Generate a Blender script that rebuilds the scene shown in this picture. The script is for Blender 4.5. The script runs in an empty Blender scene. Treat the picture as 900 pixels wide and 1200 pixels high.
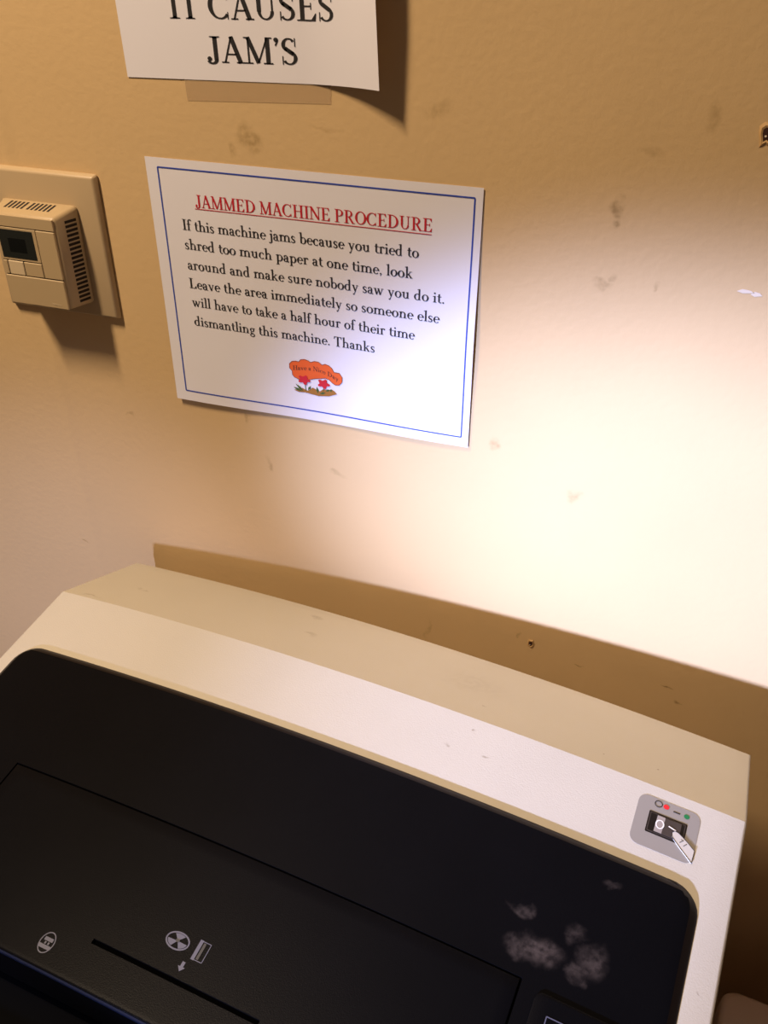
import bpy, bmesh, math, random
from mathutils import Vector, Matrix
random.seed(7)
D = bpy.data
SC = bpy.context.scene
COL = SC.collection
PI = math.pi

# ------------------------------------------------------------------ camera
FLOOR = -1.30            # world zero is the wall at the notice's top left corner
YAW, PITCH = -0.33385, 0.60818
cam_d = D.cameras.new('camera')
cam_d.sensor_fit = 'VERTICAL'; cam_d.sensor_height = 24.0
cam_d.lens = 1068.0 / 1200.0 * 24.0
cam_d.clip_start = 0.02
cam = D.objects.new('camera', cam_d); COL.objects.link(cam)
F = Vector((math.sin(YAW)*math.cos(PITCH), math.cos(YAW)*math.cos(PITCH), -math.sin(PITCH)))
R = Vector((math.cos(YAW), -math.sin(YAW), 0)); U = R.cross(F)
cam.matrix_world = Matrix(((R.x, U.x, -F.x, 0.43135), (R.y, U.y, -F.y, -0.65847), (R.z, U.z, -F.z, 0.18328), (0, 0, 0, 1)))
SC.camera = cam

# ------------------------------------------------------------------ world, lamps, exposure
wd = D.worlds.new('world'); SC.world = wd; wd.use_nodes = True
wd.node_tree.nodes['Background'].inputs[0].default_value = (1.0, 0.68, 0.54, 1)
wd.node_tree.nodes['Background'].inputs[1].default_value = 0.09

def aim(o, target):
    d = Vector(target) - o.location
    o.rotation_euler = d.to_track_quat('-Z', 'Y').to_euler()

def lamp(name, kind, loc, target, energy, color, **kw):
    l = D.lights.new(name, kind); l.energy = energy; l.color = color
    for k, v in kw.items(): setattr(l, k, v)
    o = D.objects.new(name, l); COL.objects.link(o); o.location = loc; aim(o, target)
    return o

# warm ceiling strip, up and to the left, close to the wall
cl = lamp('ceiling_strip_light', 'AREA', (-0.42, -0.70, 1.22), (-0.42, -0.70, 0), 36.0, (1.0, 0.77, 0.53), shape='RECTANGLE', size=0.10, size_y=0.34)
cl.rotation_euler = (0, 0, -0.40)
# cool lamp behind the photographer throwing its pool on the lower right of the wall
hot = lamp('cool_lamp', 'SPOT', (-0.28, -1.95, 0.07), (0.52, 0.0, -0.29), 660.0, (0.45, 0.54, 1.0),
     spot_size=math.radians(17), spot_blend=1.0, shadow_soft_size=0.03)
hot.scale = (1.5, 1.0, 1.0)
# weak fill spot added at the same place, tints the wall's lower left
lamp('added_cool_fill', 'SPOT', (-0.28, -1.95, 0.07), (-0.12, 0.0, -0.62), 120.0, (0.46, 0.54, 1.0),
     spot_size=math.radians(25), spot_blend=1.0, shadow_soft_size=0.03)

SC.view_settings.view_transform = 'Standard'; SC.view_settings.look = 'None'
SC.view_settings.exposure = 0.0; SC.view_settings.gamma = 1.0
SC.view_settings.use_curve_mapping = False

# ------------------------------------------------------------------ helpers
def srgb(r, g, b):
    f = lambda c: (c/255/12.92) if c/255 <= 0.04045 else ((c/255+0.055)/1.055)**2.4
    return (f(r), f(g), f(b), 1)

def mat(name, color, rough=0.6, var=0.0, vscale=8.0, bump=0.0, bscale=200.0, spec=0.5, metallic=0.0, alpha=1.0, coat=0.0):
    m = D.materials.new(name); m.use_nodes = True
    nt = m.node_tree; b = nt.nodes['Principled BSDF']
    b.inputs['Base Color'].default_value = color
    b.inputs['Roughness'].default_value = rough
    b.inputs['Metallic'].default_value = metallic
    b.inputs['Specular IOR Level'].default_value = spec
    b.inputs['Alpha'].default_value = alpha
    b.inputs['Coat Weight'].default_value = coat
    tc = nt.nodes.new('ShaderNodeTexCoord')
    if var > 0:
        n = nt.nodes.new('ShaderNodeTexNoise'); n.inputs['Scale'].default_value = vscale; n.inputs['Detail'].default_value = 5
        nt.links.new(tc.outputs['Object'], n.inputs['Vector'])
        r = nt.nodes.new('ShaderNodeMapRange'); r.inputs[1].default_value = 0.3; r.inputs[2].default_value = 0.7
        r.inputs[3].default_value = 1-var; r.inputs[4].default_value = 1+var
        nt.links.new(n.outputs['Fac'], r.inputs[0])
        v = nt.nodes.new('ShaderNodeVectorMath'); v.operation = 'SCALE'; v.inputs[0].default_value = color[:3]
        nt.links.new(r.outputs[0], v.inputs['Scale']); nt.links.new(v.outputs[0], b.inputs['Base Color'])
    if bump > 0:
        n = nt.nodes.new('ShaderNodeTexNoise'); n.inputs['Scale'].default_value = bscale; n.inputs['Detail'].default_value = 3
        nt.links.new(tc.outputs['Object'], n.inputs['Vector'])
        bp = nt.nodes.new('ShaderNodeBump'); bp.inputs['Strength'].default_value = bump; bp.inputs['Distance'].default_value = 0.001
        nt.links.new(n.outputs['Fac'], bp.inputs['Height']); nt.links.new(bp.outputs[0], b.inputs['Normal'])
    return m

def smudges(m, spots, tint, scale=90.0):
    """worn or dirty marks with a shape of their own; spots = (centre, radii, strength)"""
    nt = m.node_tree; b = nt.nodes['Principled BSDF']; N = nt.nodes.new; Lk = nt.links.new
    src = b.inputs['Base Color'].links[0].from_socket if b.inputs['Base Color'].links else None
    base = tuple(b.inputs['Base Color'].default_value)
    tc = N('ShaderNodeTexCoord')
    n = N('ShaderNodeTexNoise'); n.inputs['Scale'].default_value = scale; n.inputs['Detail'].default_value = 4
    Lk(tc.outputs['Object'], n.inputs['Vector'])
    sb = N('ShaderNodeVectorMath'); sb.operation = 'SUBTRACT'; sb.inputs[1].default_value = (.5, .5, .5); Lk(n.outputs['Color'], sb.inputs[0])
    sc = N('ShaderNodeVectorMath'); sc.operation = 'SCALE'; sc.inputs['Scale'].default_value = 0.022; Lk(sb.outputs[0], sc.inputs[0])
    ad = N('ShaderNodeVectorMath'); ad.operation = 'ADD'; Lk(tc.outputs['Object'], ad.inputs[0]); Lk(sc.outputs[0], ad.inputs[1])
    acc = None
    for c, r, s in spots:
        a = N('ShaderNodeVectorMath'); a.operation = 'SUBTRACT'; Lk(ad.outputs[0], a.inputs[0]); a.inputs[1].default_value = c
        d = N('ShaderNodeVectorMath'); d.operation = 'DIVIDE'; Lk(a.outputs[0], d.inputs[0]); d.inputs[1].default_value = r
        l = N('ShaderNodeVectorMath'); l.operation = 'LENGTH'; Lk(d.outputs[0], l.inputs[0])
        g = N('ShaderNodeMapRange'); g.interpolation_type = 'SMOOTHSTEP'
        g.inputs[1].default_value = 1.0; g.inputs[2].default_value = 0.2; g.inputs[3].default_value = 0; g.inputs[4].default_value = s
        Lk(l.outputs['Value'], g.inputs[0])
        if acc is None: acc = g.outputs[0]
        else:
            mx = N('ShaderNodeMath'); mx.operation = 'MAXIMUM'; Lk(acc, mx.inputs[0]); Lk(g.outputs[0], mx.inputs[1]); acc = mx.outputs[0]
    n2 = N('ShaderNodeTexNoise'); n2.inputs['Scale'].default_value = scale*3.5; n2.inputs['Detail'].default_value = 3; Lk(tc.outputs['Object'], n2.inputs['Vector'])
    g2 = N('ShaderNodeMapRange'); g2.inputs[1].default_value = .35; g2.inputs[2].default_value = .62; g2.inputs[3].default_value = .3; Lk(n2.outputs['Fac'], g2.inputs[0])
    mu = N('ShaderNodeMath'); mu.operation = 'MULTIPLY'; Lk(acc, mu.inputs[0]); Lk(g2.outputs[0], mu.inputs[1]); acc = mu.outputs[0]
    mix = N('ShaderNodeMix'); mix.data_type = 'RGBA'
    Lk(acc, mix.inputs[0])
    if src: Lk(src, mix.inputs[6])
    else: mix.inputs[6].default_value = base
    mix.inputs[7].default_value = tint
    Lk(mix.outputs[2], b.inputs['Base Color'])

def mesh_obj(name, verts, faces, m, parent=None, smooth=False, sharp=35):
    me = D.meshes.new(name); me.from_pydata([tuple(v) for v in verts], [], faces); me.update()
    bm = bmesh.new(); bm.from_mesh(me); bmesh.ops.recalc_face_normals(bm, faces=bm.faces[:]); bm.to_mesh(me); bm.free()
    me.materials.append(m)
    if smooth:
        for p in me.polygons: p.use_smooth = True
        me.set_sharp_from_angle(angle=math.radians(sharp))
    o = D.objects.new(name, me); COL.objects.link(o)
    if parent: o.parent = parent
    return o

def bm_obj(name, bm, m, parent=None, smooth=True, sharp=35):
    bmesh.ops.recalc_face_normals(bm, faces=bm.faces[:])
    me = D.meshes.new(name); bm.to_mesh(me); bm.free(); me.materials.append(m)
    if smooth:
        for p in me.polygons: p.use_smooth = True
        me.set_sharp_from_angle(angle=math.radians(sharp))
    o = D.objects.new(name, me); COL.objects.link(o)
    if parent: o.parent = parent
    return o

def thing(name, label, cat, loc=(0, 0, 0), rz=0, group=None):
    o = D.objects.new(name, None); COL.objects.link(o); o.location = loc; o.rotation_euler = (0, 0, rz)
    o.empty_display_size = 0.05
    o['label'] = label; o['category'] = cat
    if group: o['group'] = group
    return o

def tag(o, label, cat):
    o['label'] = label; o['category'] = cat; return o

def box(x0, x1, y0, y1, z0, z1, bev=0.0, seg=2):
    bm = bmesh.new(); bmesh.ops.create_cube(bm, size=1)
    for v in bm.verts:
        v.co = Vector(((x0+x1)/2 + v.co.x*(x1-x0), (y0+y1)/2 + v.co.y*(y1-y0), (z0+z1)/2 + v.co.z*(z1-z0)))
    if bev > 0: bmesh.ops.bevel(bm, geom=bm.edges[:], offset=bev, segments=seg, affect='EDGES', profile=0.5)
    return bm

def merge(*bms):
    out = bmesh.new()
    for b in bms:
        me = D.meshes.new('tmp'); b.to_mesh(me); b.free(); out.from_mesh(me); D.meshes.remove(me)
    return out

# --- flat print: polygons in 2D laid on a surface by a mapping function
def arc(cx, cy, rx, ry, a0, a1, ts, tt, n=None):
    n = n or max(4, int(abs(a1-a0)/14))
    q = []
    P = []
    for i in range(n+1):
        a = math.radians(a0 + (a1-a0)*i/n); c, s = math.cos(a), math.sin(a)
        t = (tt + (ts-tt)*c*c)/2
        nx, ny = c*ry, s*rx; L = math.hypot(nx, ny) or 1; nx /= L; ny /= L
        x, y = cx+rx*c, cy+ry*s
        P.append(((x+nx*t, y+ny*t), (x-nx*t, y-ny*t)))
    for i in range(n): q.append([P[i][0], P[i+1][0], P[i+1][1], P[i][1]])
    return q
def seg(x0, y0, x1, y1, w, n=1):
    dx, dy = x1-x0, y1-y0; L = math.hypot(dx, dy); nx, ny = -dy/L*w/2, dx/L*w/2
    out = []
    for i in range(n):
        a, b = i/n, (i+1)/n
        ax, ay, bx, by = x0+dx*a, y0+dy*a, x0+dx*b, y0+dy*b
        out.append([(ax+nx, ay+ny), (ax-nx, ay-ny), (bx-nx, by-ny), (bx+nx, by+ny)])
    return out
def disc(cx, cy, r, ry=None, n=14):
    ry = ry or r
    return [[(cx+r*math.cos(2*PI*i/n), cy+ry*math.sin(2*PI*i/n)) for i in range(n)]]

T, HL = 0.128, 0.052       # stem and hairline of the serif letters, cap height 1
def V(x, y0, y1, w=T): return [[(x-w/2, y0), (x+w/2, y0), (x+w/2, y1), (x-w/2, y1)]]
def H(x, y, w=.32):        # slab foot or head with little brackets
    d = 1 if y < .3 else -1
    return [[(x-w/2, y), (x+w/2, y), (x+w/2, y+d*.03), (x+T*.5+.02, y+d*.045), (x+T*.5, y+d*.09), (x-T*.5, y+d*.09), (x-T*.5-.02, y+d*.045), (x-w/2, y+d*.03)]]
def FL(x, y): return [[(x-T/2-.11, y-.05), (x-T/2-.11, y-.085), (x-T/2, y-.085), (x+T/2, y-.1), (x+T/2, y+.02)]]
X = 0.60
def arch(x0, x1, y=.36):
    cx, rx = (x0+x1)/2, (x1-x0)/2
    return arc(cx, y, rx, .21, 0, 165, T, HL*1.3) + V(x1, 0, y+.02) + H(x1, 0)
G = {
 'i': (.34, V(.17, 0, .58)+FL(.17, X)+H(.17, 0)+disc(.16, .84, .078)),
 'l': (.34, V(.17, 0, 1.02)+FL(.17, 1.03)+H(.17, 0)),
 'j': (.32, V(.18, -.1, .58)+FL(.18, X)+disc(.17, .84, .078)+arc(.04, -.1, .14, .17, -100, 0, T, HL)+disc(.0, -.24, .06)),
 'n': (.70, V(.17, 0, .58)+FL(.17, X)+H(.17, 0)+arch(.17, .52)),
 'm': (1.04, V(.17, 0, .58)+FL(.17, X)+H(.17, 0)+arch(.17, .52)+arch(.52, .87)),
 'h': (.70, V(.17, 0, 1.02)+FL(.17, 1.03)+H(.17, 0)+arch(.17, .52)),
 'r': (.48, V(.17, 0, .58)+FL(.17, X)+H(.17, 0)+arc(.33, .38, .16, .2, 70, 170, HL, HL*1.5)+disc(.41, .53, .07)),
 'u': (.70, V(.17, .2, .58)+FL(.17, X)+arc(.33, .22, .16, .2, 180, 330, T, HL*1.3)+V(.50, .03, .58)+FL(.50, X)+[[(.44, 0), (.63, .03), (.63, .06), (.5, .07)]]),
 't': (.40, V(.18, .16, .78, T)+[[(.12, .78), (.24, .84), (.24, .6), (.12, .6)]]+seg(.03, .575, .38, .575, .05)+arc(.30, .18, .12, .16, 180, 310, T, HL*1.4)),
 'f': (.38, V(.18, 0, .86)+H(.18, 0)+seg(.03, .575, .36, .575, .05)+arc(.32, .84, .14, .17, 60, 180, T, HL*1.3)+disc(.40, .96, .065)),
 'c': (.52, arc(.29, .29, .20, .29, 45, 318, T*1.1, HL)+disc(.42, .47, .065)),
 'e': (.54, arc(.29, .29, .20, .29, 0, 318, T*1.1, HL)+seg(.12, .32, .50, .32, HL)),
 'o': (.60, arc(.30, .29, .215, .29, 0, 360, T*1.15, HL, 24)),
 's': (.44, arc(.21, .44, .12, .14, 40, 270, T*.8, HL*1.3)+arc(.21, .15, .14, .14, -140, 90, T*.8, HL*1.3)+seg(.12, .36, .31, .23, T)+V(.35, .42, .58, .03)+V(.06, .0, .17, .03)),
 'a': (.54, arc(.22, .42, .14, .165, 0, 150, T, HL*1.2)+disc(.11, .46, .06)+V(.36, .08, .44)+arc(.22, .16, .135, .15, 75, 320, T, HL*1.2)+arc(.44, .09, .08, .09, 190, 320, T*.8, HL)+seg(.25, .31, .36, .35, HL)),
 'd': (.66, arc(.29, .29, .20, .28, 40, 322, T*1.1, HL)+V(.46, .04, 1.02)+FL(.46, 1.03)+[[(.42, 0), (.6, .03), (.6, .06), (.46, .07)]]),
 'b': (.64, V(.16, .03, 1.02)+FL(.16, 1.03)+arc(.34, .29, .20, .28, -150, 150, T*1.1, HL)),
 'p': (.66, V(.17, -.33, .58)+FL(.17, X)+H(.17, -.33)+arc(.35, .29, .20, .28, -145, 145, T*1.1, HL)),
 'g': (.56, arc(.27, .40, .15, .17, 0, 360, T*.9, HL, 18)+arc(.28, -.14, .20, .14, 0, 360, T*.6, HL*1.5, 18)+seg(.16, .25, .14, .1, .06)+seg(.14, .07, .38, .01, .1)+seg(.38, .53, .52, .57, .07)),
 'v': (.60, seg(.12, .58, .31, .0, T)+seg(.31, .0, .47, .58, HL)+seg(.0, .575, .24, .575, .04)+seg(.37, .575, .58, .575, .04)),
 'y': (.60, seg(.12, .58, .32, .02, T)+seg(.22, -.28, .48, .58, HL)+seg(.0, .575, .24, .575, .04)+seg(.38, .575, .58, .575, .04)+disc(.17, -.27, .065)),
 'w': (.88, seg(.12, .58, .28, .0, T)+seg(.28, .0, .42, .5, HL)+seg(.40, .58, .58, .0, T)+seg(.58, .0, .75, .58, HL)+seg(.0, .575, .24, .575, .04)+seg(.31, .575, .5, .575, .04)+seg(.64, .575, .86, .575, .04)),
 'k': (.68, V(.17, 0, 1.02)+FL(.17, 1.03)+H(.17, 0)+seg(.20, .25, .46, .56, HL)+seg(.30, .36, .54, .02, T)+seg(.36, .575, .6, .575, .04)+seg(.42, .02, .66, .02, .04)),
 '.': (.28, disc(.14, .06, .075)),
 ',': (.28, disc(.14, .06, .075)+seg(.18, .04, .11, -.14, .05)),
 "'": (.26, disc(.13, .92, .085)+seg(.19, .90, .10, .70, .055)),
 ' ': (.32, []),
 'I': (.42, V(.21, 0, 1, .15)+H(.21, 0, .40)+H(.21, 1, .40)),
 'L': (.74, V(.22, 0, 1, .15)+H(.22, 0, .40)+H(.22, 1, .40)+seg(.22, .02, .68, .02, .045)+[[(.52, .03), (.68, .03), (.70, .27), (.67, .27)]]),
 'T': (.78, V(.39, 0, 1, .15)+H(.39, 0, .36)+seg(.05, .975, .73, .975, .05)+[[(.03, .74), (.06, .74), (.16, .97), (.05, .99)], [(.75, .74), (.72, .74), (.62, .97), (.73, .99)]]),
 'J': (.52, V(.32, .1, 1, .15)+H(.32, 1, .38)+arc(.17, .12, .155, .16, 200, 360, .14, HL*1.3)+disc(.07, .14, .085)),
 'A': (.84, seg(.12, .0, .41, 1.0, HL*1.1)+seg(.40, 1.0, .70, .0, .16)+seg(.23, .33, .58, .33, HL)+seg(.0, .02, .27, .02, .045)+seg(.55, .02, .86, .02, .045)),
 'M': (1.06, V(.17, 0, 1, HL*1.2)+seg(.17, 1, .51, .03, .15)+seg(.51, .03, .87, 1, HL)+V(.87, 0, 1, .15)+seg(.02, .02, .32, .02, .045)+seg(.70, .02, 1.04, .02, .045)+seg(.02, .98, .22, .98, .045)+seg(.82, .98, 1.04, .98, .045)),
 'E': (.78, V(.22, 0, 1, .15)+H(.22, 0, .40)+H(.22, 1, .40)+seg(.22, .02, .70, .02, .045)+seg(.22, .98, .68, .98, .045)+seg(.22, .52, .54, .52, .045)+[[(.54, .03), (.70, .03), (.73, .27), (.70, .27)], [(.53, .97), (.68, .97), (.69, .75), (.66, .75)]]+V(.54, .40, .64, .035)),
 'D': (.92, V(.22, 0, 1, .15)+H(.22, 0, .40)+H(.22, 1, .40)+arc(.32, .5, .47, .475, -90, 90, .17, .05)+seg(.22, .025, .33, .025, .05)+seg(.22, .975, .33, .975, .05)),
 'C': (.84, arc(.45, .5, .36, .47, 42, 318, .17, .05)+V(.73, .70, 1.0, .035)+V(.73, .0, .27, .03)),
 'H': (.96, V(.22, 0, 1, .15)+H(.22, 0, .40)+H(.22, 1, .40)+V(.74, 0, 1, .15)+H(.74, 0, .40)+H(.74, 1, .40)+seg(.22, .52, .74, .52, .045)),
 'N': (.94, V(.18, 0, 1, HL*1.2)+seg(.16, .98, .76, .03, .16)+V(.77, .0, 1, HL*1.2)+seg(.03, .02, .33, .02, .045)+seg(.62, .98, .92, .98, .045)+seg(.02, .98, .2, .98, .045)),
 'P': (.76, V(.22, 0, 1, .15)+H(.22, 0, .40)+H(.22, 1, .40)+arc(.38, .73, .26, .245, -90, 90, .15, .045)+seg(.22, .975, .4, .975, .05)+seg(.22, .485, .4, .485, .045)),
 'R': (.88, V(.22, 0, 1, .15)+H(.22, 0, .40)+H(.22, 1, .40)+arc(.38, .74, .24, .235, -90, 90, .15, .045)+seg(.22, .975, .4, .975, .05)+seg(.22, .505, .4, .505, .045)+seg(.42, .50, .72, .02, .15)+seg(.66, .02, .90, .02, .045)),
 'O': (.92, arc(.46, .5, .355, .475, 0, 360, .17, .05, 30)),
 'U': (.92, V(.22, .3, 1, .15)+H(.22, 1, .38)+arc(.46, .32, .24, .29, 180, 360, .12, .05)+V(.70, .3, 1, HL*1.2)+seg(.57, .98, .85, .98, .045)),
 'S': (.64, arc(.31, .74, .19, .235, 35, 250, .13, .05)+arc(.32, .26, .21, .235, -150, 75, .13, .05)+seg(.17, .62, .47, .40, .15)+V(.53, .68, 1.0, .035)+V(.08, .0, .32, .035)),
}
def text2d(s, x0, y0, x1, y1, cap):
    """letters of height cap whose first and last ink reach (x0,y0) and (x1,y1)"""
    polys = []; adv = 0
    for ch in s:
        a, ps = G[ch]
        for p in ps: polys.append([(x+adv, y) for x, y in p])
        adv += a
    lo = min(p[0] for q in polys for p in q); hi = max(p[0] for q in polys for p in q)
    L = math.hypot(x1-x0, y1-y0); c, sn = (x1-x0)/L, (y1-y0)/L; k = L/(hi-lo)
    return [[(x0+(x-lo)*k*c - y*cap*sn, y0+(x-lo)*k*sn + y*cap*c) for x, y in q] for q in polys]

def print2d(name, polys, surf, m, parent, off=0.0003):
    vs, fs = [], []
    for p in polys:
        i = len(vs); vs += [surf(x, y, off) for x, y in p]; fs.append(list(range(i, i+len(p))))
    me = D.meshes.new(name); me.from_pydata(vs, [], fs); me.update(); me.materials.append(m)
    o = D.objects.new(name, me); COL.objects.link(o); o.parent = parent
    return o

# ------------------------------------------------------------------ materials
M_WALL = mat('tan_wall_paint', srgb(210, 178, 130), 0.5, var=0.035, vscale=5, bump=0.25, bscale=160, spec=0.35)
smudges(M_WALL, [
 ((.094, 0, .020), (.012, 1, .012), .55), ((.079, 0, .012), (.004, 1, .007), .45),
 ((.3745, 0, -.004), (.007, 1, .007), .6), ((.374, 0, -.013), (.005, 1, .006), .6),
 ((.372, 0, -.060), (.009, 1, .007), .45), ((.379, 0, -.053), (.004, 1, .005), .4),
 ((.302, 0, -.210), (.006, 1, .009), .45), ((.373, 0, -.247), (.008, 1, .009), .38),
 ((.392, 0, .033), (.010, 1, .006), .3), ((.425, 0, .058), (.006, 1, .014), .35),
 ((.244, 0, .049), (.013, 1, .009), .28), ((.157, 0, -.270), (.010, 1, .005), .35),
 ((.089, 0, -.272), (.004, 1, .010), .4), ((.069, 0, -.227), (.003, 1, .008), .55),
 ((.399, 0, -.4354), (.005, 1, .0015), .85), ((.483, 0, -.438), (.006, 1, .0018), .9), ((.496, 0, -.453), (.006, 1, .002), .95),
 ((.340, 0, -.4157), (.002, 1, .004), .6), ((.410, 0, -.057), (.003, 1, .003), .3), ((-.148, 0, -.420), (.005, 1, .0015), .6),
 ((.250, 0, -.435), (.003, 1, .02), .3), ((.16, 0, .03), (.018, 1, .003), .25), ((-.06, 0, -.245), (.006, 1, .0015), .4),
], srgb(138, 110, 62), 55)
M_SCUFF = mat('pale_scuff_paint', srgb(225, 208, 185), 0.6)
M_FLOOR = mat('dark_carpet', srgb(26, 17, 14), 0.9, var=0.3, vscale=60, bump=0.8, bscale=600)
M_PLATE = mat('almond_plastic', srgb(184, 160, 124), 0.38, var=0.02, spec=0.5)
M_BODY = mat('thermostat_plastic', srgb(180, 156, 118), 0.42, spec=0.5)
M_BTN = mat('button_plastic', srgb(204, 182, 146), 0.45)
M_SLOT = mat('vent_shadow_gap', srgb(28, 17, 12), 0.8)
M_LCD = mat('grey_lcd', srgb(34, 36, 32), 0.2, spec=0.5)
M_LCD2 = mat('lcd_segments', srgb(14, 16, 14), 0.2)
M_PAPER = mat('white_paper', srgb(228, 224, 230), 0.75, var=0.012, vscale=12, spec=0.2)
M_RED = mat('red_ink', srgb(190, 22, 40), 0.7)
M_BLACK = mat('black_ink', srgb(30, 27, 28), 0.7)
M_BLUE = mat('blue_ink', srgb(40, 66, 170), 0.7)
M_ORANGE = mat('orange_ink', srgb(232, 98, 32), 0.7)
M_OUTL = mat('dark_outline_ink', srgb(110, 52, 34), 0.7)
M_CRIM = mat('crimson_ink', srgb(205, 26, 44), 0.7)
M_GRN = mat('green_ink', srgb(62, 92, 38), 0.7)
M_BRN = mat('brown_ink', srgb(160, 108, 36), 0.7)
M_TAPE = mat('clear_tape', srgb(214, 186, 145), 0.22, spec=0.6, alpha=0.35)
M_COVER = mat('beige_machine_plastic', srgb(186, 178, 160), 0.5, var=0.03, vscale=9, bump=0.15, bscale=900)
smudges(M_COVER, [((.229, .092, 0), (.010, .006, 9), .35), ((.241, .055, 0), (.010, .004, 9), .35), ((.286, .112, 0), (.008, .003, 9), .3),
 ((.420, -.006, 0), (.002, .0015, 9), .9), ((.4135, .030, 0), (.0015, .0012, 9), .9), ((.402, -.023, 0), (.003, .002, 9), .5),
 ((.433, -.025, 0), (.003, .002, 9), .5), ((.511, .022, 0), (.0015, .0012, 9), 1), ((.556, .029, 0), (.0018, .0015, 9), 1),
 ((.611, -.123, 0), (.0015, .0015, 9), 1), ((.395, .06, 0), (.04, .025, 9), .12), ((.03, .012, 0), (.012, .0022, 9), .4), ((.06, .05, 0), (.012, .002, 9), .3)], srgb(112, 92, 66), 60)
M_CAB = mat('cabinet_laminate', srgb(190, 176, 150), 0.5, var=0.03)
M_DARK = mat('black_textured_plastic', srgb(8, 8, 10), 0.36, var=0.10, vscale=14, bump=0.15, bscale=1500, spec=0.05)
smudges(M_DARK, [((.493, -.122, 0), (.010, .007, 9), .22), ((.512, -.143, 0), (.019, .012, 9), .30), ((.500, -.146, 0), (.014, .008, 9), .2),
 ((.545, -.136, 0), (.013, .014, 9), .22), ((.537, -.146, 0), (.008, .008, 9), .2), ((.53, -.125, 0), (.007, .008, 9), .14), ((.544, -.083, 0), (.007, .004, 9), .12)], srgb(118, 104, 96), 60)
M_RIM = mat('brown_black_rim_plastic', srgb(20, 14, 11), 0.4, spec=0.15)
M_EDGE = mat('blue_edge_highlight', srgb(22, 28, 50), 0.3, spec=0.3)  # blue tint stands in for cool light caught on the lid edge
M_GAP = mat('black_gap', srgb(3, 3, 3), 1.0, spec=0.0)
M_TROUGH = mat('black_gloss_plastic', srgb(3, 3, 4), 0.6, spec=0.03)
M_ICON = mat('grey_white_icon_print', srgb(74, 76, 94), 0.5)
M_ICOND = mat('dark_icon_print', srgb(30, 32, 40), 0.5)
M_GREY = mat('grey_sticker', srgb(138, 131, 120), 0.45)
M_ROCK = mat('black_switch_plastic', srgb(16, 14, 14), 0.3)
M_ROCK2 = mat('grey_rocker_face', srgb(150, 140, 130), 0.35)
M_ROCK3 = mat('dark_rocker_face', srgb(62, 54, 48), 0.35)
M_WHITE = mat('white_print', srgb(228, 222, 212), 0.5)
M_FING = mat('pale_finger_print', srgb(188, 181, 166), 0.5)
M_GDOT = mat('green_print', srgb(20, 112, 60), 0.5)
M_RDOT = mat('red_print', srgb(220, 34, 40), 0.5)
M_BIN = mat('grey_brown_plastic', srgb(170, 146, 126), 0.38, var=0.04, bump=0.2, bscale=700)

# ------------------------------------------------------------------ setting
# wall with a shallow taped drywall seam on the left
xs = [-3.0] + [-0.30+0.003*i for i in range(100)] + [0.5, 1.5, 3.0]
vs, fs = [], []
for x in xs:
    for z in (FLOOR, -.6, -.3, 0, .5, 1.3):
        d = 0.0009*math.exp(-((x+.134)/.006)**2) + (0.0006 if x < -.134 else 0)*min(1, (-.134-x)/.02)
        vs.append((x, -d, z))
    for z in (FLOOR, 1.3): vs.append((x, 0.1, z))
n = 8
for i in range(len(xs)-1):
    a, b = i*n, (i+1)*n
    for j in range(5): fs.append([a+j, b+j, b+j+1, a+j+1])
    fs.append([a+5, b+5, b+7, a+7]); fs.append([a+7, b+7, b+6, a+6]); fs.append([a+6, b+6, b, a])
fs.append([0, 1, 2, 3, 4, 5, 7, 6]); e = (len(xs)-1)*n; fs.append([e+6, e+7, e+5, e+4, e+3, e+2, e+1, e])
wall = mesh_obj('wall_back', vs, fs, M_WALL, smooth=True); wall['kind'] = 'structure'
floor = bm_obj('floor', box(-3, 3, -3, 0, FLOOR-.05, FLOOR), M_FLOOR, smooth=False); floor['kind'] = 'structure'

def nail_hole(x, z, r):
    vs, fs = [], []
    nn = 12; rnd = [random.uniform(.75, 1.25) for _ in range(nn)]
    for k, (rr, yy) in enumerate(((1.5, -.0001), (1.1, -.0011), (.8, -.0006), (.45, -.0003))):
        for i in range(nn):
            a = 2*PI*i/nn; vs.append((x+r*rr*rnd[i]*.75*math.cos(a), yy, z+r*rr*rnd[i]*1.1*math.sin(a)))
    for k in range(3):
        for i in range(nn): fs.append([k*nn+i, k*nn+(i+1) % nn, (k+1)*nn+(i+1) % nn, (k+1)*nn+i])
    o = mesh_obj('chipped_rim', vs, fs, M_CHIP, wall, smooth=True)
    c = print2d('nail_hole', [[(x+r*.82*rnd[i]*.75*math.cos(2*PI*i/nn), z+r*.82*rnd[i]*1.1*math.sin(2*PI*i/nn)) for i in range(nn)]], lambda a, b, o_: (a, -.0004-o_, b), M_HOLE, wall, .0003)
    g = print2d('plaster_crumb', disc(x-r*.2, z-r*.25, r*.15, n=8), lambda a, b, o_: (a, -.0009-o_, b), M_SCUFF, wall, .0002)
M_CHIP = mat('chipped_paint', srgb(196, 158, 104), 0.7)
M_HOLE = mat('hole_dark', srgb(58, 28, 14), 0.9)
nail_hole(.3526, -.422, .0036)
nail_hole(.4610, .0495, .0048)
for (x, z, w, h) in ((.470, -.0535, .006, .0015), (.4775, -.0548, .004, .0018)):
    print2d('paint_scuff', [[(x-w, z-h*.3), (x-w*.3, z-h), (x+w, z-h*.4), (x+w*.5, z+h*.6), (x-w*.4, z+h)]], lambda a, b, o: (a, -o, b), M_SCUFF, wall, .0003)

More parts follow.
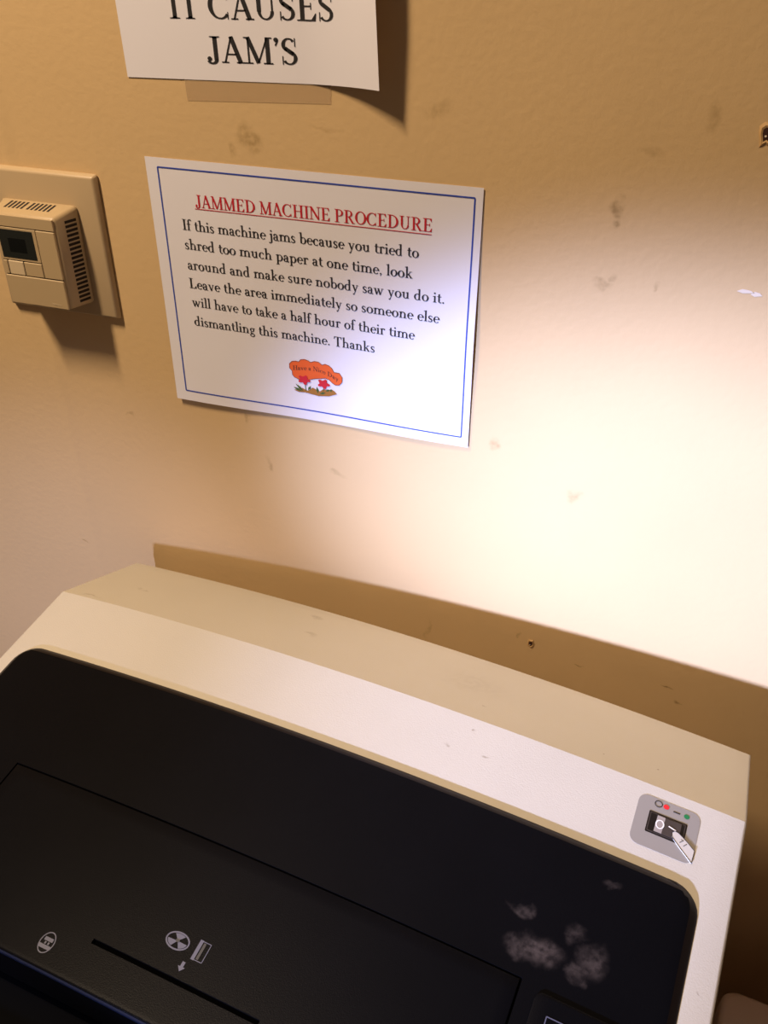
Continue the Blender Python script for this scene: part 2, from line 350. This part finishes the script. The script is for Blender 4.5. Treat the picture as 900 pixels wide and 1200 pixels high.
# ------------------------------------------------------------------ thermostat
TX, TZ = -.107, -.082
th = thing('thermostat', 'almond plastic thermostat with small grey screen and side vents, on a square wall plate', 'thermostat', (TX, 0, TZ-.0625))
Y0 = TZ-.0625     # local z offset
def L3(x0, x1, y0, y1, z0, z1, bev=0, seg=2): return box(x0-TX, x1-TX, y0, y1, z0-Y0, z1-Y0, bev, seg)
def frustum(back, front, yb, yf, bev):
    (ax0, ax1, az0, az1), (bx0, bx1, bz0, bz1) = back, front
    bm = bmesh.new()
    v = [bm.verts.new((x-TX, y, z-Y0)) for (x, y, z) in ((ax0, yb, az0), (ax1, yb, az0), (ax1, yb, az1), (ax0, yb, az1), (bx0, yf, bz0), (bx1, yf, bz0), (bx1, yf, bz1), (bx0, yf, bz1))]
    for f in ((0, 1, 2, 3), (7, 6, 5, 4), (0, 4, 5, 1), (1, 5, 6, 2), (2, 6, 7, 3), (3, 7, 4, 0)): bm.faces.new([v[i] for i in f])
    bmesh.ops.recalc_face_normals(bm, faces=bm.faces[:])
    if bev: bmesh.ops.bevel(bm, geom=bm.edges[:], offset=bev, segments=3, affect='EDGES', profile=.5)
    return bm
bm_obj('wall_plate', frustum((-.1655, -.0475, -.1455, -.0175), (-.163, -.050, -.1428, -.0200), -.0005, -.0065, .0018), M_PLATE, th)
B0 = (-.1455, -.0685, -.1300, -.0435); B1 = (-.1375, -.0770, -.1290, -.0492)
body = bm_obj('body', frustum(B0, B1, -.006, -.032, .0034), M_BODY, th)
def on_front(name, x0, x1, z0, z1, m, d=.0007, bev=.0003, parent=th): return bm_obj(name, L3(x0, x1, -.032-d, -.0312, z0, z1, bev, 1), m, parent)
# raised door panels with dark joint lines between
bm_obj('joint_line', L3(-.1365, -.0785, -.0324, -.0312, -.1045, -.0600), M_SLOT, th)
on_front('top_trim', -.1370, -.0775, -.0596, -.0500, M_BODY, .0010)
on_front('front_panel', -.0962, -.0775, -.1016, -.0604, M_BODY, .0014, .0005)
on_front('lower_flap', -.1370, -.0778, -.1284, -.1026, M_BODY, .0014, .0006)
for (a, b) in ((-.1366, -.1326), (-.1318, -.1162), (-.1154, -.0970)): on_front('button', a, b, -.1018, -.0896, M_BTN if a == -.1318 else M_BODY, .0012, .0005)
sf = on_front('screen_frame', -.1368, -.0968, -.0888, -.0604, M_BODY, .0010)
scr = on_front('screen', -.1350, -.1000, -.0868, -.0622, M_LCD, .0013, .0002)
on_front('screen_digits', -.1265, -.1085, -.0815, -.0690, M_LCD2, .0014, .0002, scr)
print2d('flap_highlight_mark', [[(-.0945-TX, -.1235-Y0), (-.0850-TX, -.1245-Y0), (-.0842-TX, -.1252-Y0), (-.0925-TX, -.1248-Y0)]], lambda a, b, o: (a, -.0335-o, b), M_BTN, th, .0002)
# vents: slanted slots on the top, stacked slots on the right side (they follow the tapered faces)
def top_surf(x, t, off):   # t 0 back .. 1 front
    zt = B0[3] + (B1[3]-B0[3])*t; y = -.006 + (-.026)*t
    return (x-TX, y, zt-Y0+off)
def side_surf(z, t, off):
    xt = B0[1] + (B1[1]-B0[1])*t; y = -.006 + (-.026)*t
    return (xt-TX+off, y, z-Y0)
def slot_box(name, quad, surf):
    vs = [surf(a, b, .00015) for a, b in quad] + [surf(a, b, -.002) for a, b in quad]
    mesh_obj(name, vs, [[0, 1, 2, 3], [7, 6, 5, 4], [0, 4, 5, 1], [1, 5, 6, 2], [2, 6, 7, 3], [3, 7, 4, 0]], M_SLOT, th)
for k in range(11):
    x = -.1318 + k*.0041 + (.0022 if k >= 5 else 0)
    slot_box('vent_slot', [(x, .20), (x+.0021, .20), (x+.0021-.001, .62), (x-.001, .62)], top_surf)
for k in range(19):
    z = -.0535 - k*.00385
    slot_box('side_vent_slot', [(z, .18), (z-.0023, .18), (z-.0023, .60), (z, .60)], side_surf)

# ------------------------------------------------------------------ main notice (landscape letter sheet)
SW, SH = .2794, .2159
def sheet(u, v, off=0.0):
    """u to the right, v downwards"""
    h = .0006 + .0022*(v/SH)**2*(1-.6*u/SW) + .0010*math.sin(u*30+.6)*(v/SH) + .0025*max(0, (u-.24)/.04)**2*math.exp(-((v-.12)/.05)**2)
    return (u, -h-off-.0004, SH-v)
nt_ = thing('notice_sheet', 'landscape white sheet with thin blue border, red heading and orange flower picture', 'notice', (0, 0, -SH))
def sheet_mesh(name, W_, H_, surf, m, parent, nx=40, ny=30, th_=.00012):
    vs, fs = [], []
    for s in (0, 1):
        for j in range(ny+1):
            for i in range(nx+1): vs.append(surf(W_*i/nx, H_*j/ny, -th_*s))
    N_ = (nx+1)*(ny+1)
    for j in range(ny):
        for i in range(nx):
            a = j*(nx+1)+i; fs.append([a, a+1, a+nx+2, a+nx+1]); fs.append([N_+a, N_+a+nx+1, N_+a+nx+2, N_+a+1])
    def rim(seq):
        for p, q in zip(seq, seq[1:]): fs.append([p, q, q+N_, p+N_])
    rim([i for i in range(nx+1)]); rim([ny*(nx+1)+i for i in range(nx+1)]); rim([j*(nx+1) for j in range(ny+1)]); rim([j*(nx+1)+nx for j in range(ny+1)])
    return mesh_obj(name, vs, fs, m, parent, smooth=True)
sheet_mesh('paper', SW, SH, sheet, M_PAPER, nt_)
def tl(u, v): return (u, -v)
S2 = lambda x, y, o: sheet(x, -y, o)
bd = []
fr = [(.0108, .0073), (.2733, .0075), (.2731, .2068), (.0107, .2058)]
for i in range(4):
    a, b = fr[i], fr[(i+1) % 4]; bd += seg(a[0], -a[1], b[0], -b[1], .0011, 40)
print2d('blue_border', bd, S2, M_BLUE, nt_)
print2d('heading', text2d('JAMMED MACHINE PROCEDURE', .0415, -.0362, .2416, -.0356, .0099), S2, M_RED, nt_)
print2d('heading_underline', seg(.0408, -.0377, .2414, -.0377, .0006, 40), S2, M_RED, nt_)
LINES = [('If this machine jams because you tried to', .0272, .0559, .2318, .0566), ('shred too much paper at one time, look', .0275, .0720, .2272, .0735),
 ('around and make sure nobody saw you do it.', .0277, .0893, .2534, .0905), ('Leave the area immediately so someone else', .0270, .1058, .2504, .1072),
 ('will have to take a half hour of their time', .0276, .1222, .2301, .1241), ('dismantling this machine. Thanks', .0277, .1398, .1953, .1409)]
for s, a, b, c, d in LINES: print2d('text_line', text2d(s, a, -b, c, -d, .0088), S2, M_BLACK, nt_)
# clip art picture: orange cloud, two red flowers on brown ground
cloud = [(.1164, .1675), (.1165, .1634), (.1190, .1608), (.1228, .1600), (.1255, .1603), (.1272, .1580), (.1310, .1572), (.1345, .1580), (.1365, .1592), (.1400, .1577), (.1440, .1578), (.1472, .1600), (.1500, .1588),
 (.1535, .1597), (.1560, .1616), (.1582, .1652), (.1630, .1653), (.1656, .1690), (.1653, .1735), (.1625, .1768), (.1590, .1772), (.1560, .1755), (.1535, .1732), (.1500, .1722), (.1450, .1733), (.1400, .1742), (.1377, .1750), (.1310, .1772), (.1248, .1772), (.1205, .1755), (.1188, .1735), (.1187, .1700)]
pic = print2d('cloud_picture', [[(a, -b) for a, b in cloud]], S2, M_ORANGE, nt_)
ol = []
for i in range(len(cloud)):
    a, b = cloud[i], cloud[(i+1) % len(cloud)]; ol += seg(a[0], -a[1], b[0], -b[1], .0004)
print2d('cloud_outline', ol, S2, M_OUTL, pic, .00045)
tw = text2d('Have a Nice Day', 0, 0, .0425, 0, .0042)
def bend(x, y):
    t = x/.0425; yy = -.1688 + .0022*math.sin(t*PI*.9) - .0042*max(0, t-.45)**1.5*3
    return (.1195+x, yy+y)
print2d('cloud_lettering', [[bend(x, y) for x, y in p] for p in tw], S2, M_OUTL, pic, .0005)
print2d('ground', [[(a, -b) for a, b in [(.1196, .1881), (.1241, .1895), (.1301, .1890), (.1430, .1905), (.1529, .1890), (.1604, .1858), (.1585, .1838), (.1561, .1823), (.1500, .1832), (.1472, .1832), (.1441, .1858), (.1405, .1845), (.1373, .1832), (.1345, .1858), (.1322, .1871), (.1274, .1850)]]], S2, M_BRN, pic, .0004)
gl = []
for x, y, a, l in ((.1290, .1882, 140, .0100), (.1272, .1882, 160, .0085), (.1330, .1865, 60, .0055), (.1425, .1880, 100, .0065), (.1440, .1880, 20, .0060), (.1500, .1845, 30, .004), (.1545, .1845, 80, .003)):
    ca, sa = math.cos(math.radians(a)), math.sin(math.radians(a)); w_ = .0011
    gl.append([(x, -y), (x+ca*l*.5-sa*w_, -y+sa*l*.5+ca*w_), (x+ca*l, -y+sa*l), (x+ca*l*.5+sa*w_, -y+sa*l*.5-ca*w_)])
gl += seg(.1300, -.1780, .1310, -.1870, .0005)+seg(.1480, -.1780, .1475, -.1850, .0005)
print2d('leaves', gl, S2, M_GRN, pic, .0006)
for (x, y) in ((.1297, .1768), (.1480, .1778)):
    p = []
    for i in range(20):
        a = 2*PI*i/20; r = .0050*(1+.28*math.cos(5*a+.5)); p.append((x+r*math.cos(a), -y+r*.8*math.sin(a)))
    fl = print2d('flower', [p], S2, M_CRIM, pic, .0007)

# ------------------------------------------------------------------ top sign (portrait letter sheet, curled off the wall on its right)
TW, TH = .2125, .2794
TILT = math.radians(1.3)
def sign(s, t, off=0.0):
    """s to the right, t up, from the lower left corner"""
    lift = .013*(max(0, s-.150)/.0575)**1.7*(1+.25*min(1, t/.06))
    ss = s - max(0, s-.185)*.10
    x = ss*math.cos(TILT) - t*math.sin(TILT); z = ss*math.sin(TILT) + t*math.cos(TILT)
    return (x, -.0007-lift-off, z)
ts = thing('jam_warning_sign', 'white portrait sheet with large black capitals, its right edge curling off the wall', 'sign', (-.0048, 0, .0577))
sheet_mesh('paper', TW, TH, sign, M_PAPER, ts, 48, 24)
print2d('text_line', text2d('IT CAUSES', .0441, .0405, .1735, .0405, .0172), sign, M_BLACK, ts)
print2d('text_line', text2d("JAM'S", .0705, .0123, .1432, .0123, .0172), sign, M_BLACK, ts)
tp = mesh_obj('tape_strip', [(.0438, -.0002, .0625), (.1630, -.0002, .0650), (.1624, -.0002, .0487), (.0446, -.0002, .0440), (.0438, -.0004, .0625), (.1630, -.0004, .0650), (.1624, -.0004, .0487), (.0446, -.0004, .0440)],
   [[0, 1, 2, 3], [7, 6, 5, 4], [0, 4, 5, 1], [1, 5, 6, 2], [2, 6, 7, 3], [3, 7, 4, 0]], M_TAPE)
tag(tp, 'clear adhesive tape strip on the wall along the bottom edge of the upper sign', 'tape')

# ------------------------------------------------------------------ paper shredder
OX, OY, OZ = -0.0747, -0.1369, -0.370
MYAW = math.radians(-5.4)
LU = 0.6199; K = 0.16; UC = LU/2; CR = K*UC*UC
WB, WR, WE = -.1113, -.006, .44
sh = thing('paper_shredder', 'large beige office shredder with black top panel and rocker switch, standing against the wall', 'shredder', (OX, OY, FLOOR), MYAW)
def top(u, w):
    """height of the crowned cover; u along the machine, w towards the front"""
    z = OZ - FLOOR + CR - K*(u-UC)**2
    return z + ((w-WR)*(.040/(WR-WB)) if w < WR else -.14*(w-WR))
def P3(u, w, off=0.0): return (u, -w, top(u, w)+off)
def surfgrid(name, us, ws, zf, m, parent, skip=None, skirt=None, sharp=25):
    """grid over (u,w); us(w) gives the columns; zf(u,w) the height offset; skip(i,j) leaves holes"""
    vs, fs = [], []
    ny = len(ws); nx = len(us(ws[0]))
    for w in ws:
        for u in us(w): vs.append(P3(u, w, zf(u, w)))
    hole = set()
    for j in range(ny-1):
        for i in range(nx-1):
            if skip and skip((us(ws[j])[i]+us(ws[j])[i+1])/2, (ws[j]+ws[j+1])/2): hole.add((i, j)); continue
            a = j*nx+i; fs.append([a, a+1, a+nx+1, a+nx])
    if skirt:
        ring = [i for i in range(nx)] + [j*nx+nx-1 for j in range(1, ny)] + [(ny-1)*nx+i for i in range(nx-2, -1, -1)] + [j*nx for j in range(ny-2, 0, -1)]
        b0 = len(vs)
        for r in ring:
            x, y, z = vs[r]; vs.append((x, y, z-skirt))
        for k in range(len(ring)):
            k2 = (k+1) % len(ring); fs.append([ring[k], ring[k2], b0+k2, b0+k])
    return mesh_obj(name, vs, fs, m, parent, smooth=True, sharp=sharp)
def edgeprof(d, r=.003):
    return 0 if d >= r else -(r - math.sqrt(max(0, r*r-(r-d)**2)))
def lin(a, b, n): return [a+(b-a)*i/n for i in range(n+1)]
# --- cover with rolled outer edge, opening over the feed trough at the front
ins = [0, .0004, .001, .0018, .003]
cu = ins + lin(.0145, LU-.0199, 36) + [LU-x for x in reversed(ins)]
cw = [WB+x for x in ins] + lin(WB+.012, WR-.0008, 6) + [WR, WR+.0008] + lin(.010, .276, 12) + lin(.290, .405, 4) + [WE-x for x in reversed(ins)]
def covz(u, w): return edgeprof(min(u, LU-u, w-WB, WE-w))
surfgrid('top_cover', lambda w: cu, cw, covz, M_COVER, sh, skip=lambda u, w: .0145 < u < LU-.0199 and .276 < w < .405, skirt=.115, sharp=12)
# --- sunken black trough in front of the feed lid
def trough():
    vs, fs = [], []
    us = lin(.0146, LU-.020, 16)
    rows = [(.2765, -.001), (.2765, -.050), (.300, -.062), (.380, -.062), (.4045, -.030), (.4045, -.001)]
    for w, d in rows:
        for u in us: vs.append(P3(u, w, d))
    nx = len(us)
    for j in range(len(rows)-1):
        for i in range(nx-1): a = j*nx+i; fs.append([a, a+1, a+nx+1, a+nx])
    fs.append([j*nx for j in range(len(rows))]); fs.append([j*nx+nx-1 for j in range(len(rows))])
    return mesh_obj('feed_trough', vs, fs, M_TROUGH, sh, smooth=True)
trough()
# --- black top panel: rounded corners at the back, a lip all round, sunk bay for the lid
PU0, PU1, PW0, PW1, RC = .0145, .6000, .0582, .2765, .020
LU0, LU1, LW0 = .0990, .5068, .1625
def urange(w):
    d = w-PW0
    if d < RC:
        k = RC - math.sqrt(max(0, RC*RC-(RC-d)**2)); return PU0+k, PU1-k
    return PU0, PU1
def pdist(u, w):
    a = min(u-PU0, PU1-u); b = w-PW0
    if a < RC and b < RC: return RC - math.hypot(RC-a, RC-b)
    return min(a, b)
LIP = [(0, -.001), (.0006, .0008), (.0016, .0016), (.0035, .0030), (.0060, .0046), (.0085, .0050), (1, .0048)]
def panz(u, w):
    d = max(0, pdist(u, w))
    for (a, za), (b, zb) in zip(LIP, LIP[1:]):
        if d <= b: z = za+(zb-za)*(d-a)/(b-a) if b < 1 else .0048; break
    if LU0 < u < LU1 and w > LW0: z = .0010
    f = PW1-w
    if f < .004: z -= .003*(1-f/.004)**2
    return z
INS = [0, .0006, .0016, .0035, .006, .0085]
midu = sorted(lin(.035, .585, 44) + [LU0, LU0+.0003, LU1-.0003, LU1])
def pcols(w):
    a, b = urange(w); a2, b2 = PU0, PU1
    return [a+i for i in INS] + midu + [b-i for i in reversed(INS)]
prow = [PW0+i for i in (0, .0003, .0008, .0016, .0026, .0038, .0055, .0075, .010, .0135, .0175, .022)] + lin(.09, .155, 5) + [LW0-.0003, LW0, LW0+.0003] + lin(.18, .268, 6) + [PW1-.004, PW1-.002, PW1-.0008, PW1]
RIM = .0066
surfgrid('top_panel', pcols, prow, panz, M_DARK, sh, sharp=40, skip=lambda u, w: pdist(u, w) < RIM)
surfgrid('panel_rim', pcols, prow, panz, M_RIM, sh, sharp=40, skirt=.012, skip=lambda u, w: pdist(u, w) >= RIM)
# --- feed lid with its long slot
lid0, lid1, lw0, lw1 = LU0+.0011, LU1-.0011, LW0+.0011, PW1+.0035
s0, s1, sw0, sw1 = .2435, .3693, .2503, .2536
def lidz(u, w):
    if s0 < u < s1 and sw0 < w < sw1: return .0020
    d = min(u-lid0, lid1-u, w-lw0, lw1-w)
    return .0052 + edgeprof(d, .0012 if lw1-w > .005 else .0026)
lus = [lid0, lid0+.0004, lid0+.0012] + lin(lid0+.01, s0-.004, 8) + [s0, s0+.0002] + lin(s0+.01, s1-.01, 6) + [s1-.0002, s1] + lin(s1+.004, lid1-.01, 8) + [lid1-.0012, lid1-.0004, lid1]
lws = [lw0, lw0+.0004, lw0+.0012] + lin(lw0+.01, sw0-.003, 5) + [sw0, sw0+.0002, sw1-.0002, sw1] + lin(sw1+.003, lw1-.0045, 3) + [lw1-.0026, lw1-.0018, lw1-.001, lw1-.0004, lw1]
lid = surfgrid('feed_lid', lambda w: lus, lws, lidz, M_DARK, sh, sharp=40, skirt=.030)
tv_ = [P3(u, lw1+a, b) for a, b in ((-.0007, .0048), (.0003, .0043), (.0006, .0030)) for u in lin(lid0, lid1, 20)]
mesh_obj('edge_highlight', tv_, [[j*21+i, j*21+i+1, j*21+i+22, j*21+i+21] for j in range(2) for i in range(20)], M_EDGE, lid, smooth=True)  # highlight on the lid's front edge, painted as a blue strip
sv = [P3(u, w, .00235) for w in (sw0+.0003, sw1-.0003) for u in lin(s0+.0003, s1-.0003, 10)]
mesh_obj('disc_slot', sv, [[i, i+1, i+12, i+11] for i in range(10)], M_GAP, lid)
# --- raised control pad on the right, rounded corner, small outlined square
cpu0, cpu1, cpw0, cpw1 = .5165, .5700, .1660, .2600
def cps(w):
    d = min(w-cpw0, cpw1-w); k = 0
    if d < .006: k = .006 - math.sqrt(max(0, .006**2-(.006-d)**2))
    return [cpu0+k+x for x in (0, .0005, .0015)] + lin(cpu0+.01, cpu1-.01, 6) + [cpu1-k-x for x in (.0015, .0005, 0)]
cpr = [cpw0+x for x in (0, .0004, .0012, .0025, .0045, .006)] + lin(cpw0+.012, cpw1-.012, 6) + [cpw1-x for x in (.006, .0045, .0025, .0012, .0004, 0)]
cpz = lambda u, w: .0066 + edgeprof(min(w-cpw0, cpw1-w, u-cps(w)[0], cps(w)[-1]-u), .0014)
pad = surfgrid('control_pad', cps, cpr, cpz, M_DARK, sh, sharp=40, skirt=.004)
SP = lambda u, w, o: P3(u, -w, o)    # print space: x = u, y = -w
def sq(u0, u1, w0, w1, t): return seg(u0, -w0, u1, -w0, t)+seg(u1, -w0, u1, -w1, t)+seg(u1, -w1, u0, -w1, t)+seg(u0, -w1, u0, -w0, t)
print2d('square_icon', sq(.5270, .5390, .1785, .1905, .0007), SP, M_ICON, pad, .0070)
# --- printed symbols on the lid
def disc_icon():
    cx, cy = .2960, -.2306
    p = arc(cx, cy, .0082, .0052*1.0, 0, 360, .0010, .0010, 28)
    for a in (90, 215, 325):
        pts = [(cx, cy)] + [(cx+.0072*math.cos(math.radians(a+d)), cy+.0045*math.sin(math.radians(a+d))) for d in (-32, -16, 0, 16, 32)]
        p.append(pts)
    return p
o = print2d('disc_symbol', disc_icon(), SP, M_ICON, lid, .0056)
print2d('disc_symbol_hub', disc(.2960, -.2306, .0015, .0010), SP, M_ICOND, lid, .0059)
print2d('card_symbol', sq(.3105, .3180, .2245, .2365, .0005)+[[(.3098, -.2240), (.3122, -.2240), (.3122, -.2370), (.3098, -.2370)]], SP, M_ICON, lid, .0056)
print2d('card_symbol_stripe', [[(.3130, -.2252), (.3148, -.2252), (.3148, -.2358), (.3130, -.2358)]], SP, M_ICOND, lid, .0056)
print2d('arrow_symbol', [[(.3063, -.2400), (.3085, -.2400), (.3085, -.2432), (.3100, -.2432), (.3074, -.2462), (.3048, -.2432), (.3063, -.2432)]], SP, M_ICON, lid, .0056)
print2d('paper_symbol', arc(.2160, -.2645, .0052, .0066, 0, 360, .0007, .0007, 26)+[[(.2128, -.2612), (.2195, -.2612), (.2195, -.2635), (.2128, -.2635)], [(.2113, -.2660), (.2207, -.2660), (.2200, -.2684), (.2120, -.2684)]]+seg(.2150, -.2640, .2150, -.2656, .0012)+seg(.2175, -.2640, .2175, -.2656, .0012), SP, M_ICON, lid, .0056)
# --- grey switch sticker with rocker switch, marks and a printed pointing finger
RW = .0050
def rrect(u0, u1, w0, w1, r, n=6):
    pts = []
    for cx, cy, a0 in ((u1-r, -w0-r, 0), (u0+r, -w0-r, 90), (u0+r, -w1+r, 180), (u1-r, -w1+r, 270)):
        for i in range(n+1): a = math.radians(a0+90*i/n); pts.append((cx+r*math.cos(a), cy+r*math.sin(a)))
    return pts
def plate3(name, pts, z0, z1, m, parent):
    n_ = len(pts); vs = [SP(x, y, z1) for x, y in pts] + [SP(x, y, z0) for x, y in pts]
    fs = [list(range(n_)), list(range(2*n_-1, n_-1, -1))] + [[i, (i+1) % n_, n_+(i+1) % n_, n_+i] for i in range(n_)]
    return mesh_obj(name, vs, fs, m, parent)
stk = plate3('switch_sticker', rrect(.5452, .5893, .0030, .0432, .0065), -.0005, .0003, M_GREY, sh)
bez = plate3('switch_bezel', rrect(.5543, .5812, .0146, .0315, .0006, 1), .0002, .0006, M_ROCK, sh)
plate3('bezel_rim', rrect(.5552, .5803, .0155, .0306, .0004, 1), .0002, .00068, M_ROCK3, bez)
plate3('rocker_well', rrect(.5558, .5797, .0161, .0300, .0004, 1), .0002, .00076, M_ROCK, bez)
rk = mesh_obj('rocker', [P3(.5605, .0166, .0009), P3(.5690, .0166, .0010), P3(.5775, .0166, .0014), P3(.5605, .0296, .0009), P3(.5690, .0296, .0010), P3(.5775, .0296, .0014),
  P3(.5605, .0166, .0006), P3(.5690, .0166, .0006), P3(.5775, .0166, .0006), P3(.5605, .0296, .0006), P3(.5690, .0296, .0006), P3(.5775, .0296, .0006)],
  [[0, 1, 4, 3], [1, 2, 5, 4], [0, 6, 7, 1], [1, 7, 8, 2], [3, 4, 10, 9], [4, 5, 11, 10], [0, 3, 9, 6], [2, 8, 11, 5]], M_ROCK3, sh)
print2d('rocker_grey_half', [[(.5605, -.0166), (.5660, -.0166), (.5655, -.0296), (.5600, -.0296)]], SP, M_ROCK2, rk, .00115)
print2d('rocker_circle', arc(.5632, -.0232, .0026, .0032, 0, 360, .0009, .0009, 18), SP, M_WHITE, rk, .0014)
print2d('rocker_bar', seg(.5692, -.0222, .5745, -.0235, .0009), SP, M_WHITE, rk, .0017)
print2d('off_circle_mark', arc(.5592, -.0074, .0026, .0024, 0, 360, .0006, .0006, 20), SP, M_BLACK, stk, .0006)
print2d('on_bar_mark', seg(.5700, -.0088, .5748, -.0088, .0008), SP, M_BLACK, stk, .0006)
print2d('red_dot', disc(.5647, -.0075, .0021, .0019, 16), SP, M_RDOT, stk, .0006)
print2d('green_dot', disc(.5795, -.0088, .0020, .0018, 16), SP, M_GDOT, stk, .0006)
fin = [(.5722, -.0258), (.5738, -.0238), (.5765, -.0242), (.5800, -.0262), (.5840, -.0288), (.5890, -.0325), (.5886, -.0420), (.5850, -.0390), (.5800, -.0350), (.5755, -.0312), (.5728, -.0285)]
fg = plate3('printed_finger', fin, .0002, .0016, M_FING, stk)
fo = []
for i in range(len(fin)):
    a, b = fin[i], fin[(i+1) % len(fin)]
    if i not in (5,): fo += seg(a[0], a[1], b[0], b[1], .0005)
fo += seg(.5785, -.0310, .5808, -.0285, .0004)+seg(.5815, -.0325, .5835, -.0300, .0004)+seg(.5808, -.0285, .5790, -.0283, .0004)
print2d('finger_outline', fo, SP, M_BLACK, fg, .0018)
# --- cabinet below the cover
zc = OZ-FLOOR-.150
cabm = bm_obj('cabinet', box(.012, LU-.012, -.42, .098, .05, zc-.002, .004), M_CAB, sh)
bm_obj('plinth', box(.03, LU-.03, -.40, .08, 0, .052), M_DARK, sh)
dr = bm_obj('door', box(.020, LU-.020, -.437, -.4195, .07, zc-.02, .004), M_COVER, sh)
bm_obj('handle', box(.50, .52, -.452, -.436, .38, .50, .004), M_DARK, dr)

# ------------------------------------------------------------------ grey-brown bin low beside the shredder
bn = thing('waste_bin', 'grey-brown plastic bin with rounded corner, low in the dark beside the shredder', 'bin', (0.756, -0.291, FLOOR), MYAW)
BH = -.75-FLOOR
def rbox(x0, x1, y0, y1, z0, z1, r, bev, taper=0):
    bm = bmesh.new(); pts = []
    for cx, cy, a0 in ((x1-r, y1-r, 0), (x0+r, y1-r, 90), (x0+r, y0+r, 180), (x1-r, y0+r, 270)):
        for i in range(9): a = math.radians(a0+90*i/8); pts.append((cx+r*math.cos(a), cy+r*math.sin(a)))
    lv = []
    for z, k in ((z0, taper), (z1-bev, 0), (z1-bev*.3, bev*.3), (z1, bev)):
        mx, my = (x0+x1)/2, (y0+y1)/2
        lv.append([bm.verts.new((mx+(x-mx)*(1-k/((x1-x0)/2)), my+(y-my)*(1-k/((y1-y0)/2)), z)) for x, y in pts])
    n_ = len(pts)
    for a, b in zip(lv, lv[1:]):
        for i in range(n_): bm.faces.new([a[i], a[(i+1) % n_], b[(i+1) % n_], b[i]])
    bm.faces.new(lv[-1]); bm.faces.new(list(reversed(lv[0])))
    return bm
bm_obj('bin_body', rbox(-.165, .165, -.185, .185, 0, BH-.04, .02, .004, .02), M_BIN, bn, sharp=50)
bm_obj('lid', rbox(-.175, .175, -.195, .195, BH-.045, BH, .016, .006), M_BIN, bn, sharp=50)
